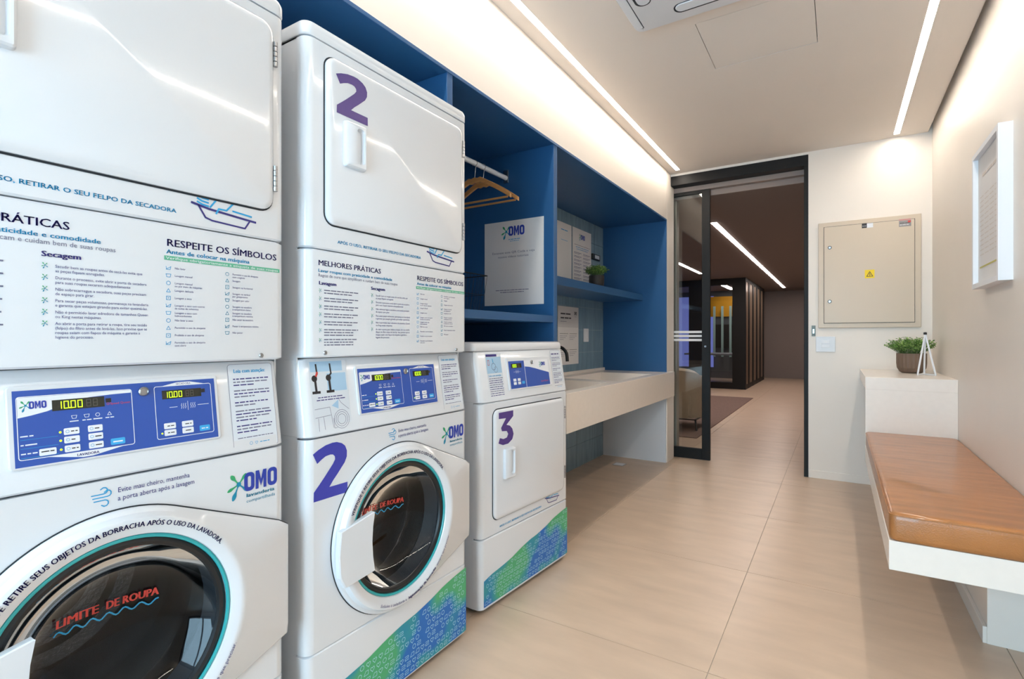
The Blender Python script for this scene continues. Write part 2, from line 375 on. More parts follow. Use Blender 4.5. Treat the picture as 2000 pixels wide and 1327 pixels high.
def dryer_door(t, u0, u1, z0, z1, hz, hu, hinges):
    g = MB(); o = rrect(u0-.004, u1+.004, z0-.004, z1+.004, .034, 6); g.rings([[(.0004, u, v) for u, v in o], [(.0015, u, v) for u, v in o]], DARK, True, False, True); g.build('door_gap', t)
    d = MB(); o = rrect(u0, u1, z0, z1, .030, 6); i1 = inset(o, .006); i2 = inset(o, .014)
    d.rings([[(.001, u, v) for u, v in o], [(.007, u, v) for u, v in o], [(.011, u, v) for u, v in i1], [(.013, u, v) for u, v in i2]], WHITE, True, False, True)
    dr = d.build('dryer_door', t, smooth=True)
    # handle: raised block with a scooped finger recess
    h = MB(); a, b = hu, hu+.077; c, e = hz, hz+.13; N = 24
    o = rrect(a, b, c, e, .008, 5); s = rrect(a+.040, b-.010, c+.016, e-.012, .010, 5)
    h.rings([[(.0132, u, v) for u, v in o], [(.024, u, v) for u, v in inset(o, .002)], [(.027, u, v) for u, v in inset(o, .006)], [(.026, u, v) for u, v in s], [(.0140, u, v) for u, v in inset(s, .004)]], WHITE2, True, False, True)
    h.build('handle', dr, smooth=True)
    for a, b in hinges:
        k = MB(); L = (b-a)/5
        for q in range(5): k.lathe([(0, a+L*q+.001), (.0055, a+L*q+.001), (.0055, a+L*(q+1)-.001), (0, a+L*(q+1)-.001)], (.008, u1+.006, 0), STEEL, 10)
        k.build('hinge', t)
    return dr
def icon_sym(p, u, v, s, k, mt):
    k %= 5; w_ = s*.10
    if k == 0: p.stroke([(u-s/2, v+s/3), (u-s/3, v-s/3), (u+s/3, v-s/3), (u+s/2, v+s/3)], w_, mt); p.stroke([(u-s/2, v-s/3), (u+s/2, v+s/3)], w_, mt)
    elif k == 1: p.stroke([(u-s/2, v+s/3), (u-s/3, v-s/3), (u+s/3, v-s/3), (u+s/2, v+s/3)], w_, mt, True)
    elif k == 2: p.circ(u, v, s*.4, w_, mt)
    elif k == 3: p.stroke([(u-s*.4, v-s/3), (u+s*.4, v-s/3), (u, v+s*.4)], w_, mt, True)
    else: p.stroke([(u-s*.4, v-s*.4), (u+s*.4, v-s*.4), (u+s*.4, v+s*.4), (u-s*.4, v+s*.4)], w_, mt, True); p.disc(u, v, s*.1, mt)
def seg_digits(p, u, v, h, txt, mt, n):
    w_ = h*.5; S = {'0': 'abcdef', '1': 'bc', '8': 'abcdefg'}
    for c in txt:
        if c == '.': p.rect(u-h*.23, u-h*.09, v-h*.06, v+h*.1, mt, n); continue
        q = {'a': ((0, h), (w_, h)), 'b': ((w_, h), (w_, h/2)), 'c': ((w_, h/2), (w_, 0)), 'd': ((0, 0), (w_, 0)), 'e': ((0, 0), (0, h/2)), 'f': ((0, h/2), (0, h)), 'g': ((0, h/2), (w_, h/2))}
        for s in S[c]: a, b = q[s]; p.stroke([(u+a[0], v+a[1]), (u+b[0], v+b[1])], h*.105, mt, n=n)
        u += h*.82
def logo(p, u, v, S, sub=True):
    p.splash(u+.040*S, v+.052*S, .050*S); p.omo(u+.053*S, v+.031*S, .084*S, .044*S, LOGOB, .0011)
    if sub:
        p.text('lavanderia', u+.058*S, v+.017*S, .0085*S, LOGOT, width=.072*S, bold=.06); p.text('compartilhada', u+.058*S, v+.004*S, .0075*S, LOGOT, width=.074*S)
def para_sticker(p, u0, u1, z0, z1, title, seed=1):
    p.rect(u0, u1, z0, z1, STICK, .0005, .006); p.stroke(rrect(u0, u1, z0, z1, .006, 3), .0008, GREY, True, .0006)
    L = u1-u0; p.greek(u0+L*.1, z1-.020, L*.78, .0085, NAVY, 9) if not title else p.text(title, u0+L*.12, z1-.020, .0088, CYAN, width=L*.72, bold=.05); z = z1-.036; k = 0
    for lines in (3, 3, 2, 4, 3):
        for q in range(lines):
            p.greek(u0+L*.1, z, L*(.8 if q < lines-1 else .45), .0042, NAVY if (q+k) % 2 == 0 else GREY, seed*31+k*7+q); z -= .0072
        z -= .006; k += 1
    p.greek(u0+L*.1, z, L*.8, .003, GREY, seed+77); p.circ(u0+L*.38, z0+.012, .0035, .0008, CYAN); p.heart(u0+L*.5, z0+.012, .0035, .0008, CYAN); p.greek(u0+L*.58, z0+.011, L*.22, .003, CYAN, 3)
PATCH_TOP = [(.07*k, .136+.194*.07*k+.004*math.sin(k*1.7)) for k in range(11)]
def blue_patch(t, zl, zh, u0=.02, u1=.692):
    """diagonal printed film: colour field and line icons"""
    def top(u):
        for (a, b), (c, d) in zip(PATCH_TOP, PATCH_TOP[1:]):
            if a <= u <= c: return b+(d-b)*(u-a)/(c-a)
    us = [u0+(u1-u0)*k/24 for k in range(25)]
    b = MB(); b.add([(.0006, u, zl) for u in us]+[(.0006, u, min(top(u), zh)) for u in us], [(k, k+1, 26+k, 25+k) for k in range(24)], GRAPHIC); f = b.build('printed_film', t)
    p = Print(FR); r = 0; z = zl+.014
    while z < zh:
        u = u0+.014+(.009 if r % 2 else 0)
        while u < u1-.01:
            if top(u-.008) > z+.010 and top(u) > z+.010 and random.random() < .8:
                k = random.randrange(4); s = .0085; m_ = ICONL
                if k == 0: p.circ(u, z, s*.85, .0017, m_, .0009, 10)
                elif k == 1: p.heart(u, z, s*.95, .0017, m_)
                elif k == 2: p.stroke([(u-s, z-s*.7), (u+s, z-s*.7), (u+s, z+s*.7), (u-s*.2, z+s*.7)], .0017, m_, True)
                else: p.stroke([(u-s, z+s*.7), (u+s*.8, z+s*.7), (u+s*.8, z), (u-s, z), (u-s, z-s*.7), (u+s, z-s*.7)], .0017, m_)
            u += .0245
        z += .0225; r += 1
    p.done('printed_icons', f)
def control_stack(t):
    pl = MB(); o = rrect(.183, .540, .902, 1.045, .006, 3)
    pl.rings([[SL(u, v, 0) for u, v in o], [SL(u, v, .003) for u, v in o], [SL(u, v, .004) for u, v in inset(o, .002)]], WHITE2, True, False, True); cp = pl.build('control_plate', t)
    SP = lambda u, v, n: SL(u, v, n+.004)
    p = Print(SP); p.rect(.191, .533, .906, 1.037, DECAL, .0005)
    p.stroke(rrect(.196, .369, .918, 1.026, .004, 3), .0012, INKW, True, .0008); p.stroke(rrect(.410, .524, .919, 1.027, .004, 3), .0012, INKW, True, .0008)
    p.poly([(.197, .990), (.215, .993), (.237, .998), (.258, 1.006), (.277, 1.014), (.300, 1.017), (.336, 1.019), (.368, 1.0195), (.368, 1.025), (.197, 1.025)], INKW, .0007)
    p.poly([(.235, .9175), (.350, .9175), (.300, .908), (.285, .908)], INKW, .0007); p.text('LAVADORA', .293, .911, .0045, NAVY, align='c', bold=.05)
    p.poly([(.425, 1.0275), (.510, 1.0275), (.480, 1.034), (.455, 1.034)], INKW, .0007); p.text('SECADORA', .467, 1.0285, .0040, NAVY, align='c')
    p.splash(.208, 1.011, .016); p.omo(.2125, 1.0045, .024, .013, LOGOB, .0011)
    p.rect(.244, .323, .997, 1.0165, DISP, .0009); p.rect(.325, .334, 1.004, 1.012, INKK, .0009); p.rect(.424, .503, 1.000, 1.018, DISP, .0009); p.rect(.503, .511, 1.008, 1.016, INKK, .0009)
    seg_digits(p, .251, 1.0005, .0125, '10.00', DIGIT, .0012); seg_digits(p, .295, 1.0005, .0125, '88', DIGOFF, .0011)
    seg_digits(p, .4285, 1.003, .0115, '10.00', DIGIT, .0012); seg_digits(p, .471, 1.003, .0115, '88', DIGOFF, .0011)
    p.circ(.3285, 1.0015, .002, .0006, RED); p.text('Speed Queen', .332, .9995, .0040, RED, width=.034)
    for k, u in enumerate((.275, .294, .311, .330)): icon_sym(p, u, .983, .008, (1, 1, 2, 3)[k], INKW); p.greek(u-.007, .9745, .014, .003, INKW, k)
    for v in (.958, .943, .927):
        for u in (.270, .306): p.rect(u-.0115, u+.0115, v-.006, v+.006, INKW, .0009, .002); p.circ(u-.006, v, .0026, .0006, CYAN, .0011, 8); p.greek(u-.001, v-.001, .010, .003, INKK, int(u*900+v*100), .0011)
        p.disc(.2535, v, .002, DIGIT, .0009, 8); p.stroke([(.199, v-.006), (.250, v-.006)], .0006, CYAN)
    for v, tx in ((.959, 'SECAGEM'), (.944, 'RÁPIDA'), (.929, 'LAVAGEM')): p.greek(.199, v-.002, .022, .0034, INKW, int(v*1000))
    p.rect(.223, .247, .921, .933, INKW, .0009, .002); p.greek(.226, .927, .018, .003, INKK, 5, .0011)
    p.rect(.329, .353, .922, .934, BTNB, .0009, .002); p.greek(.333, .9265, .016, .0038, INKW, 2, .0011)
    for v in (.944, .930):
        for u in (.435, .470): p.rect(u-.0115, u+.0115, v-.006, v+.006, INKW, .0009, .002); p.greek(u-.005, v-.001, .013, .003, INKK, int(u*700+v*99), .0011)
    p.disc(.4195, .930, .0018, DIGIT, .0009, 8)
    p.rect(.494, .516, .924, .936, BTNB, .0009, .002); p.greek(.498, .9285, .014, .0036, INKW, 3, .0011)
    p.stroke([(.437, .982), (.452, .982)], .0010, INKW); p.stroke([(.494, .982), (.517, .982)], .0010, INKW); p.stroke([(.4735, .973), (.4735, .992)], .0008, INKW)
    for u in (.460, .464, .468, .479, .483, .487): p.stroke([(u, .977), (u+.0015, .981), (u, .984), (u+.0015, .988)], .0009, INKW)
    p.done('printed_decal', cp)
    k = MB(); k.lathe([(.0095, 0), (.0095, .004), (.0075, .006), (.0065, .004), (0, .004)], (XO(1.020)+.004, .390, 1.020), STEEL, 20, 'x'); k.build('key_lock', cp, smooth=True)
    p = Print(SL); para_sticker(p, .568, .679, .866, 1.066, 'Leia com atenção:'); p.done('printed_notice', t)
    # instruction sticker with tap levers
    p = Print(SL); p.rect(.030, .155, .872, 1.066, STICK, .0005, .006); p.rect(.033, .140, 1.036, 1.064, SKYP, .0006); p.rect(.085, .150, .980, 1.030, SKYP, .00055)
    for u, mt in ((.052, RED), (.098, INKK)):
        p.stroke([(u, 1.056), (u+.001, 1.040), (u+.002, 1.030), (u-.006, 1.022)], .005, INKK if mt is INKK else INKK); p.disc(u-.008, 1.018, .009, INKK, .0009)
        if mt is RED: p.stroke([(u+.002, 1.034), (u-.002, 1.025)], .006, RED, n=.0012)
        p.stroke([(u-.006, 1.012), (u-.005, .985)], .007, INKK); p.stroke([(u-.016, .980), (u+.006, .980)], .007, INKK)
    p.greek(.050, .964, .085, .004, NAVY, 4); p.greek(.045, .957, .095, .004, NAVY, 9)
    for pts in ([(.036, .935), (.085, .937), (.088, .915), (.092, .880)], [(.036, .912), (.086, .915)], [(.045, .910), (.045, .876)], [(.062, .912), (.064, .878)], [(.150, .925), (.125, .945), (.118, .955)], [(.095, .905), (.095, .878), (.104, .878)]): p.stroke(pts, .0011, GREY)
    p.poly([(.092, .940), (.114, .930), (.116, .955)], SKYP, .0007)
    for r in (.014, .020, .026): p.circ(.122, .900, r, .0011, GREY, .0008, 18)
    p.done('printed_guide', t)
CU, CZ = .34, .535
def hull_r(th, hull):
    d = Vector((math.cos(th), math.sin(th))); best = 0
    for i in range(len(hull)):
        a, b = Vector(hull[i]), Vector(hull[(i+1) % len(hull)]); e = b-a; den = d.x*e.y-d.y*e.x
        if abs(den) < 1e-9: continue
        t = (a.x*e.y-a.y*e.x)/den; s = (a.x*d.y-a.y*d.x)/den
        if t > 0 and -1e-6 <= s <= 1+1e-6: best = max(best, t)
    return best
def convex(pts):
    pts = sorted(set(pts)); out = []
    for seq in (pts, pts[::-1]):
        h = []
        for p in seq:
            while len(h) > 1 and (h[-1][0]-h[-2][0])*(p[1]-h[-2][1])-(h[-1][1]-h[-2][1])*(p[0]-h[-2][0]) <= 0: h.pop()
            h.append(p)
        out += h[:-1]
    return out
def bowl_x(r):
    pr = [(0, -.105), (.06, -.100), (.12, -.080), (.165, -.045), (.19, -.008), (.203, .014)]
    for (a, b), (c, d) in zip(pr, pr[1:]):
        if a <= r <= c: return b+(d-b)*(r-a)/(c-a)
    return .014
def washer_front(t):
    # front panel with the round opening
    b = MB(); N = 72; z0, z1 = .283, .857; R0 = .213
    ang = [2*PI*k/N for k in range(N)]+[math.atan2(v-CZ, u-CU) % (2*PI) for u in (.025, W-.025) for v in (z0, z1)]; ang = sorted(set(ang))
    def rect_pt(a):
        c, s = math.cos(a), math.sin(a); k = min(((W-.025-CU)/c if c > 1e-9 else (.025-CU)/c if c < -1e-9 else 9), ((z1-CZ)/s if s > 1e-9 else (z0-CZ)/s if s < -1e-9 else 9)); return (CU+k*c, CZ+k*s)
    b.rings([[(0,)+rect_pt(a) for a in ang], [(0, CU+R0*math.cos(a), CZ+R0*math.sin(a)) for a in ang], [(-.05, CU+R0*math.cos(a), CZ+R0*math.sin(a)) for a in ang]], WHITE)
    pr = profile(0)
    for q in (pr[:7], pr[7:]): b.rings([[(x, y, z0) for x, y in q], [(x, y, z1) for x, y in q]], WHITE, False)
    for z in (z0, z1): b.add([(x, y, z) for x, y in pr], [tuple(range(len(pr)))], WHITE)
    b.build('washer_front', t, smooth=True)
    # porthole door: round with a squared hinge wing
    A = [2*PI*k/96 for k in range(96)]
    hull = convex([(round(.26*math.cos(a), 5), round(.26*math.sin(a), 5)) for a in A]+[(.362, .129), (.362, -.148)])
    def ring(x, d): return [(x, CU+(hull_r(a, hull)-d)*math.cos(a), CZ+(hull_r(a, hull)-d)*math.sin(a)) for a in A]
    def cir(x, r): return [(x, CU+r*math.cos(a), CZ+r*math.sin(a)) for a in A]
    g = MB(); g.rings([ring(.0005, -.0025), ring(.0016, -.0025), ring(.0016, .03)], DARK); g.build('door_gap', t)
    d = MB(); d.rings([ring(.0018, 0), ring(.007, 0), ring(.011, .003), ring(.014, .010), cir(.028, .243), cir(.031, .236), cir(.029, .226), cir(.022, .210), cir(.010, .205)], WHITE)
    dr = d.build('washer_door', t, smooth=True)
    h = MB(); o = [(.205, .620), (.085, .596), (.078, .53), (.082, .47), (.100, .437), (.205, .446), (.198, .49), (.195, .535), (.198, .58)]
    h.rings([[(.020, u, v) for u, v in o], [(.034, u, v) for u, v in o], [(.036, CU+(u-CU)*.985, CZ+(v-CZ)*.98) for u, v in o]], WHITE2, True, True, True); h.build('handle', dr)
    k = MB(); k.lathe([(.2045+.0042*math.cos(a), .016+.0042*math.sin(a)) for a in [2*PI*i/8 for i in range(9)]], (0, CU, CZ), TEAL, 64, 'x'); k.build('gasket_ring', dr, smooth=True)
    k = MB(); k.lathe([(.193+.0095*math.cos(a), .008+.0095*math.sin(a)) for a in [2*PI*i/8 for i in range(9)]], (0, CU, CZ), BLACK, 64, 'x'); k.build('rubber_seal', dr, smooth=True)
    gl = MB(); gl.lathe([(.2, bowl_x(.2)), (.19, bowl_x(.19)), (.165, bowl_x(.165)), (.145, -.062), (.12, -.080), (.09, -.092), (.06, -.100), (.03, -.104), (.0005, -.105)], (0, CU, CZ), BOWL, 64, 'x'); g2 = gl.build('glass_bowl', dr, smooth=True)
    dm = MB(); dm.lathe([(.215, -.05), (.225, -.07), (.225, -.16), (.219, -.17), (.225, -.18), (.225, -.27), (.219, -.28), (.225, -.29), (.225, -.40), (.20, -.43), (.165, -.435), (.155, -.415), (.145, -.435), (.105, -.44), (.095, -.42), (.085, -.44), (.0005, -.445)], (0, CU, CZ), DRUM, 48, 'x')
    for q in range(3):
        a = 2*PI*q/3+.5; c, s = math.cos(a), math.sin(a)
        dm.tube([(-.08, CU+.215*c, CZ+.215*s), (-.24, CU+.195*c, CZ+.195*s), (-.42, CU+.215*c, CZ+.215*s)], [.02, .035, .02], DRUM, 10)
    dm.build('drum', t, smooth=True)
    rb = MB(); rb.lathe([(.213, -.02), (.200, -.04), (.190, -.06), (.205, -.075), (.222, -.07)], (0, CU, CZ), mat('grey_rubber', (70, 74, 80), .5), 48, 'x'); rb.build('door_boot', t, smooth=True)
    p = Print(lambda u, v, n: (bowl_x(math.hypot(u-CU, v-CZ))+.003+n, u, v)); p.text('LIMITE', .270, .566, .017, RED, width=.072, bold=.06); p.text('DE ROUPA', .354, .566, .017, RED, width=.090, bold=.06)
    p.stroke([(.268+.004*k, .553+.005*math.sin(k*.9)) for k in range(45)], .003, CYAN); p.done('printed_fill_line', g2)
    RX = lambda u, v, n: (.0305+n, u, v)
    p = Print(RX); p.arc('VERIFIQUE E RETIRE SEUS OBJETOS DA BORRACHA APÓS O USO DA LAVADORA.', (CU, CZ), .2265, 156, 38, .0098, NAVY, bold=.04)
    p.done('printed_ring_text', dr); p = Print(RX)
    p.arc('Solicite à zeladoria a ', (CU, CZ), .236, 243, 272, .0085, NAVY, inner=True); p.arc('higienização da borracha', (CU, CZ), .236, 273, 308, .0085, NAVY, inner=True, bold=.08); p.arc(' sempre que precisar.', (CU, CZ), .236, 309, 336, .0085, NAVY, inner=True)
    p.done('printed_ring_text', dr)
    p = Print(FR); u, v = .302, .826
    for k, (dv, L) in enumerate(((.006, .026), (0, .034), (-.006, .028))):
        p.stroke([(u-.006+k*.002, v+dv), (u-.006+L*.75, v+dv)]+[(u-.006+L*.75+.006*math.sin(a), v+dv+(.006-.006*math.cos(a))*(1 if k < 2 else -1)) for a in (.6, 1.2, 1.9, 2.6, 3.3, 4.2)], .0019, CYAN)
    p.text('Evite mau cheiro, mantenha', .338, .829, .0098, NAVY, width=.132); p.text('a porta aberta após a lavagem', .338, .813, .0098, NAVY, width=.142)
    p.done('printed_notice', t); p = Print(FR); logo(p, .538, .735, 1.0); p.done('printed_logo', t)
def lint_text(p, u, v, Wd, bu, bv, bw): p.text('APÓS O USO, RETIRAR O SEU FELPO DA SECADORA', u, v, .0085, CYAN, width=Wd, bold=.05)
def lint_icon(t, bu, bv, bw): p = Print(FR); p.boat(bu, bv, bw); p.done('printed_tray_icon', t)
LAV = ['char as', 'cem!', '', 's.', '', 'ando', '', 'com', '', 'com', 'rte.', '', 'marca', 'ue dá', '', 'a o ciclo', 'rodutos']
SECA = [['Sacudir bem as roupas antes de secá-las evita que', 'as peças fiquem enrugadas.'], ['Durante o processo, evite abrir a porta da secadora', 'para suas roupas secarem adequadamente'], ['Não sobrecarregue a secadora, suas peças precisam', 'de espaço para girar.'], ['Para secar peças volumosas, permaneça na lavanderia', 'e garanta que estejam girando para evitar queimá-las.'], ['Não é permitido lavar edredons de tamanhos Queen', 'ou King nestas máquinas.'], ['Ao abrir a porta para retirar a roupa, tire seu tecido', '(felpo) do filtro antes de levá-las. Isso previne que as', 'roupas saiam com fiapos da máquina e garante a', 'higiene do processo.']]
SYM1 = [['Não lavar'], ['Lavagem manual'], ['Lavagem manual', 'ou por meio de máquinas'], ['Lavagem delicada'], ['Lavagem a seco'], ['Lavagem a seco com outros', 'de todos de solventes'], ['Lavagem a seco com', 'hidrocarboneto'], ['Não lavar a seco'], ['Permitido o uso de alvejante'], ['Proibido o uso de alvejante'], ['Permitido o uso de alvejante', 'com cloro']]
SYM2 = [['Permitido o uso de alvejante', 'com oxigênio'], ['Secagem'], ['Secagem na horizontal'], ['Secagem na vertical', 'por gotejamento'], ['Secagem por calor'], ['Secagem na secadora', 'à temperatura baixa'], ['Secagem na secadora', 'à temperatura máxima'], ['Não secar na secadora'], ['Passar à temperatura mínima'], ['Não passar']]
def info_panel(t):
    p = Print(FR)
    p.text('MELHORES PRÁTICAS', .038, 1.326, .0145, NAVY, width=.226, bold=.03); p.text('Lavar roupas com praticidade e comodidade', .038, 1.308, .0085, CYAN, width=.273, bold=.05)
    p.text('Regras de ouro que simplificam e cuidam bem de suas roupas', .038, 1.2955, .0085, GREY, width=.297)
    p.text('Lavagem', .040, 1.274, .0095, NAVY, width=.058, bold=.08); p.text('Secagem', .224, 1.274, .0095, NAVY, width=.057, bold=.08)
    z = 1.262
    for k in range(7):
        p.splash(.045, z-.0035, .009)
        for q in range(2 if k < 5 else 3): p.greek(.057, z-.004-.0075*q, (.118 if q == 0 else .10), .0045, GREY, k*5+q)
        z -= .0215 if k < 5 else .027
    z = 1.262
    for it in SECA:
        p.splash(.229, z-.0035, .009)
        for q, l in enumerate(it): p.text(l, .243, z-.0065-.0082*q, .0052, NAVY, width=min(.150, twidth(l)*.0052/.7*.92))
        z -= .0205
    p.text('RESPEITE OS SÍMBOLOS', .424, 1.322, .0150, NAVY, width=.250, bold=.03); p.text('Antes de colocar na máquina', .424, 1.306, .0090, CYAN, width=.180, bold=.05)
    p.rect(.420, .682, 1.2925, 1.3015, GREENB); p.text('Verifique obrigatoriamente a etiqueta de suas roupas', .423, 1.2945, .0055, INKW, width=.255)
    for i, (items, u, dz) in enumerate(((SYM1, .428, .0157), (SYM2, .551, .0150))):
        z = 1.276
        for k, it in enumerate(items):
            icon_sym(p, u, z, .0095, k+i*2, CYAN if i == 0 else LOGOT)
            for q, l in enumerate(it): p.text(l, u+.012, z-.0015-.0062*q, .0042, NAVY, width=twidth(l)*.0042/.7*.9)
            z -= dz
    p.done('printed_instructions', t)
def body(t, z1, name='cabinet'):
    b = MB(); D = .66
    # side, back, top and bottom sheets; the front is closed by the front panels
    y0, y1 = .001, W-.001
    b.box(-D, -.041, y0, y0+.004, .02, z1, WHITE); b.box(-D, -.041, y1-.004, y1, .02, z1, WHITE); b.box(-D, -D+.004, y0, y1, .02, z1, WHITE); b.box(-D, -.041, y0, y1, z1-.004, z1, WHITE); b.box(-D, -.041, y0, y1, .02, .024, DARK)
    c = b.build(name, t)
    for x in (-.09, -.60):
        for y in (.06, W-.06):
            k = MB(); k.lathe([(0, 0), (.02, 0), (.02, .010), (.008, .012), (.008, .022)], (x, y, 0), BLACK, 12); k.build('foot', t)
    return c
def screw(t, u, z, x=0):
    k = MB(); k.lathe([(.006, 0), (.006, .001), (.0045, .003), (0, .0032)], (x, u, z), STEEL, 12, 'x'); k.build('screw', t, smooth=True)
def top_cap(t, z0, z1, xo=0):
    b = MB()
    def ring(z, d): return [(x-d if x > -.1 else x, y+(d if y < W/2 else -d)+(-.002 if y < W/2 else .002), z) for x, y in [(-.66, 0)]+[(x+xo, y) for x, y in profile(0)[1:-1]]+[(-.66, W)]]
    b.rings([ring(z0, .002), ring(z0+.003, 0), ring(z1-.016, 0), ring(z1-.005, .004), ring(z1, .014)], WHITE, True, True, True); b.build('top_cap', t, smooth=True)
def stack(name, loc, number):
    t = empty(name, loc)
    body(t, 1.935); top_cap(t, 1.938, 1.980)
    shell('dryer_front', 1.3715, 1.936, t); shell('access_panel', 1.076, 1.3685, t, 0, 0)
    shell('control_panel', .8605, 1.073, t, 0, -.033, WHITE, .10); washer_front(t); shell('toe_panel', .022, .2795, t)
    dr = dryer_door(t, .059, .660, 1.442, 1.902, 1.611, .111, ((1.491, 1.555), (1.799, 1.861)))
    p = Print(FR); lint_text(p, .102, 1.394, .341, 0, 0, 0); p.done('printed_notice', t); lint_icon(t, .474, 1.392, .145)
    info_panel(t); screw(t, .061, 1.089); screw(t, .634, 1.087)
    control_stack(t); blue_patch(t, .030, .279)
    if number:
        DX = lambda u, v, n: (.0131+n, u, v)
        q = Print(DX); q.poly([(.086+(u-.0214)*.985, 1.753+(v-.6897)*.83) for u, v in TWO], PURP); q.done('number_two', dr)
        q = Print(FR); q.poly(TWO, INDIGO); q.done('number_two', t)
    return t
tag(stack('laundry_tower', (-1.185, .103, 0), False), 'white stacked washer and dryer tower without a big number, next to the tower marked 2', 'washer dryer', 'stacked laundry towers')
tag(stack('laundry_tower', (-1.185, .861, 0), True), 'white stacked washer and dryer tower with a big purple 2 on both doors', 'washer dryer', 'stacked laundry towers')
# single dryer, turned a little
d3 = tag(empty('tumble_dryer', (-1.215, 1.69, 0), -math.atan2(.045, .695)), 'single white front-control dryer with a purple 3, lower than the stacked towers', 'dryer')
body(d3, 1.072); top_cap(d3, 1.0735, 1.111, -.033)
shell('control_panel', .8625, 1.071, d3, 0, -.033, WHITE, .10); shell('dryer_front', .3095, .8600, d3); shell('toe_panel', .022, .3065, d3)
dr = dryer_door(d3, .078, .650, .371, .829, .531, .1335, ((.424, .487), (.724, .787)))
q = Print(lambda u, v, n: (.0131+n, u, v)); q.poly([(u-.004, v) for u, v in THREE], PURP); q.done('number_three', dr)
p = Print(FR); lint_text(p, .124, .330, .325, 0, 0, 0); p.done('printed_notice', d3); lint_icon(d3, .482, .333, .130)
blue_patch(d3, .034, .305)
pl = MB(); o = rrect(.203, .556, .899, 1.040, .006, 3)
pl.rings([[SL(u, v, 0) for u, v in o], [SL(u, v, .003) for u, v in o], [SL(u, v, .004) for u, v in inset(o, .002)]], WHITE2, True, False, True); cp = pl.build('control_plate', d3)
p = Print(lambda u, v, n: SL(u, v, n+.004)); p.rect(.213, .534, .906, 1.026, INKW, .0004); p.rect(.213, .333, .906, 1.026, DECAL, .0006); p.poly([(.336, .906), (.534, .906), (.534, .963), (.48, .974), (.42, .987), (.37, .996), (.336, .999)], DECAL, .0006)
p.rect(.230, .310, .995, 1.015, DISP, .0009); seg_digits(p, .236, .999, .0115, '10.00', DIGIT, .0012); seg_digits(p, .279, .999, .0115, '88', DIGOFF, .0011)
for v in (.943, .928):
    for u in (.247, .280): p.rect(u-.011, u+.011, v-.006, v+.006, INKW, .0009, .002)
p.rect(.300, .322, .923, .935, BTNB, .0009, .002); p.stroke([(.245, .978), (.300, .978)], .0008, INKW); p.text('Speed Queen', .456, .922, .0075, RED, width=.066)
for u in (.262, .268, .275, .281): p.stroke([(u, .972), (u+.002, .977), (u, .981), (u+.002, .985)], .0010, INKW)
p.splash(.468, 1.006, .022); p.omo(.475, .998, .032, .017, LOGOB, .0011); p.done('printed_decal', cp)
k = MB(); k.lathe([(.0095, 0), (.0095, .004), (.0075, .006), (.0065, .004), (0, .004)], (XO(1.016)+.004, .394, 1.016), STEEL, 20, 'x'); k.build('key_lock', cp, smooth=True)
p = Print(SL); p.rect(.064, .170, .876, 1.064, STICK, .0005, .004); p.rect(.066, .166, .980, 1.048, SKYP, .0007); p.rect(.067, .140, 1.050, 1.060, NAVY, .0007)
p.stroke([(.075, 1.035), (.085, 1.035), (.085, 1.015), (.075, 1.015)], .002, RED, True); p.circ(.112, 1.008, .014, .0015, NAVY, .001); p.circ(.125, .995, .012, .0012, GREY, .001); p.stroke([(.108, 1.040), (.112, 1.025)], .004, CYAN)
p.text('Leia com atenção', .072, .967, .0075, CYAN, width=.085, bold=.05)
for k in range(9): p.greek(.072, .957-.0088*k, .094, .0045, NAVY if k % 3 else GREY, k+50)
p.done('printed_guide', d3); p = Print(SL); para_sticker(p, .572, .668, .875, 1.066, '', 5); p.done('printed_notice', d3)

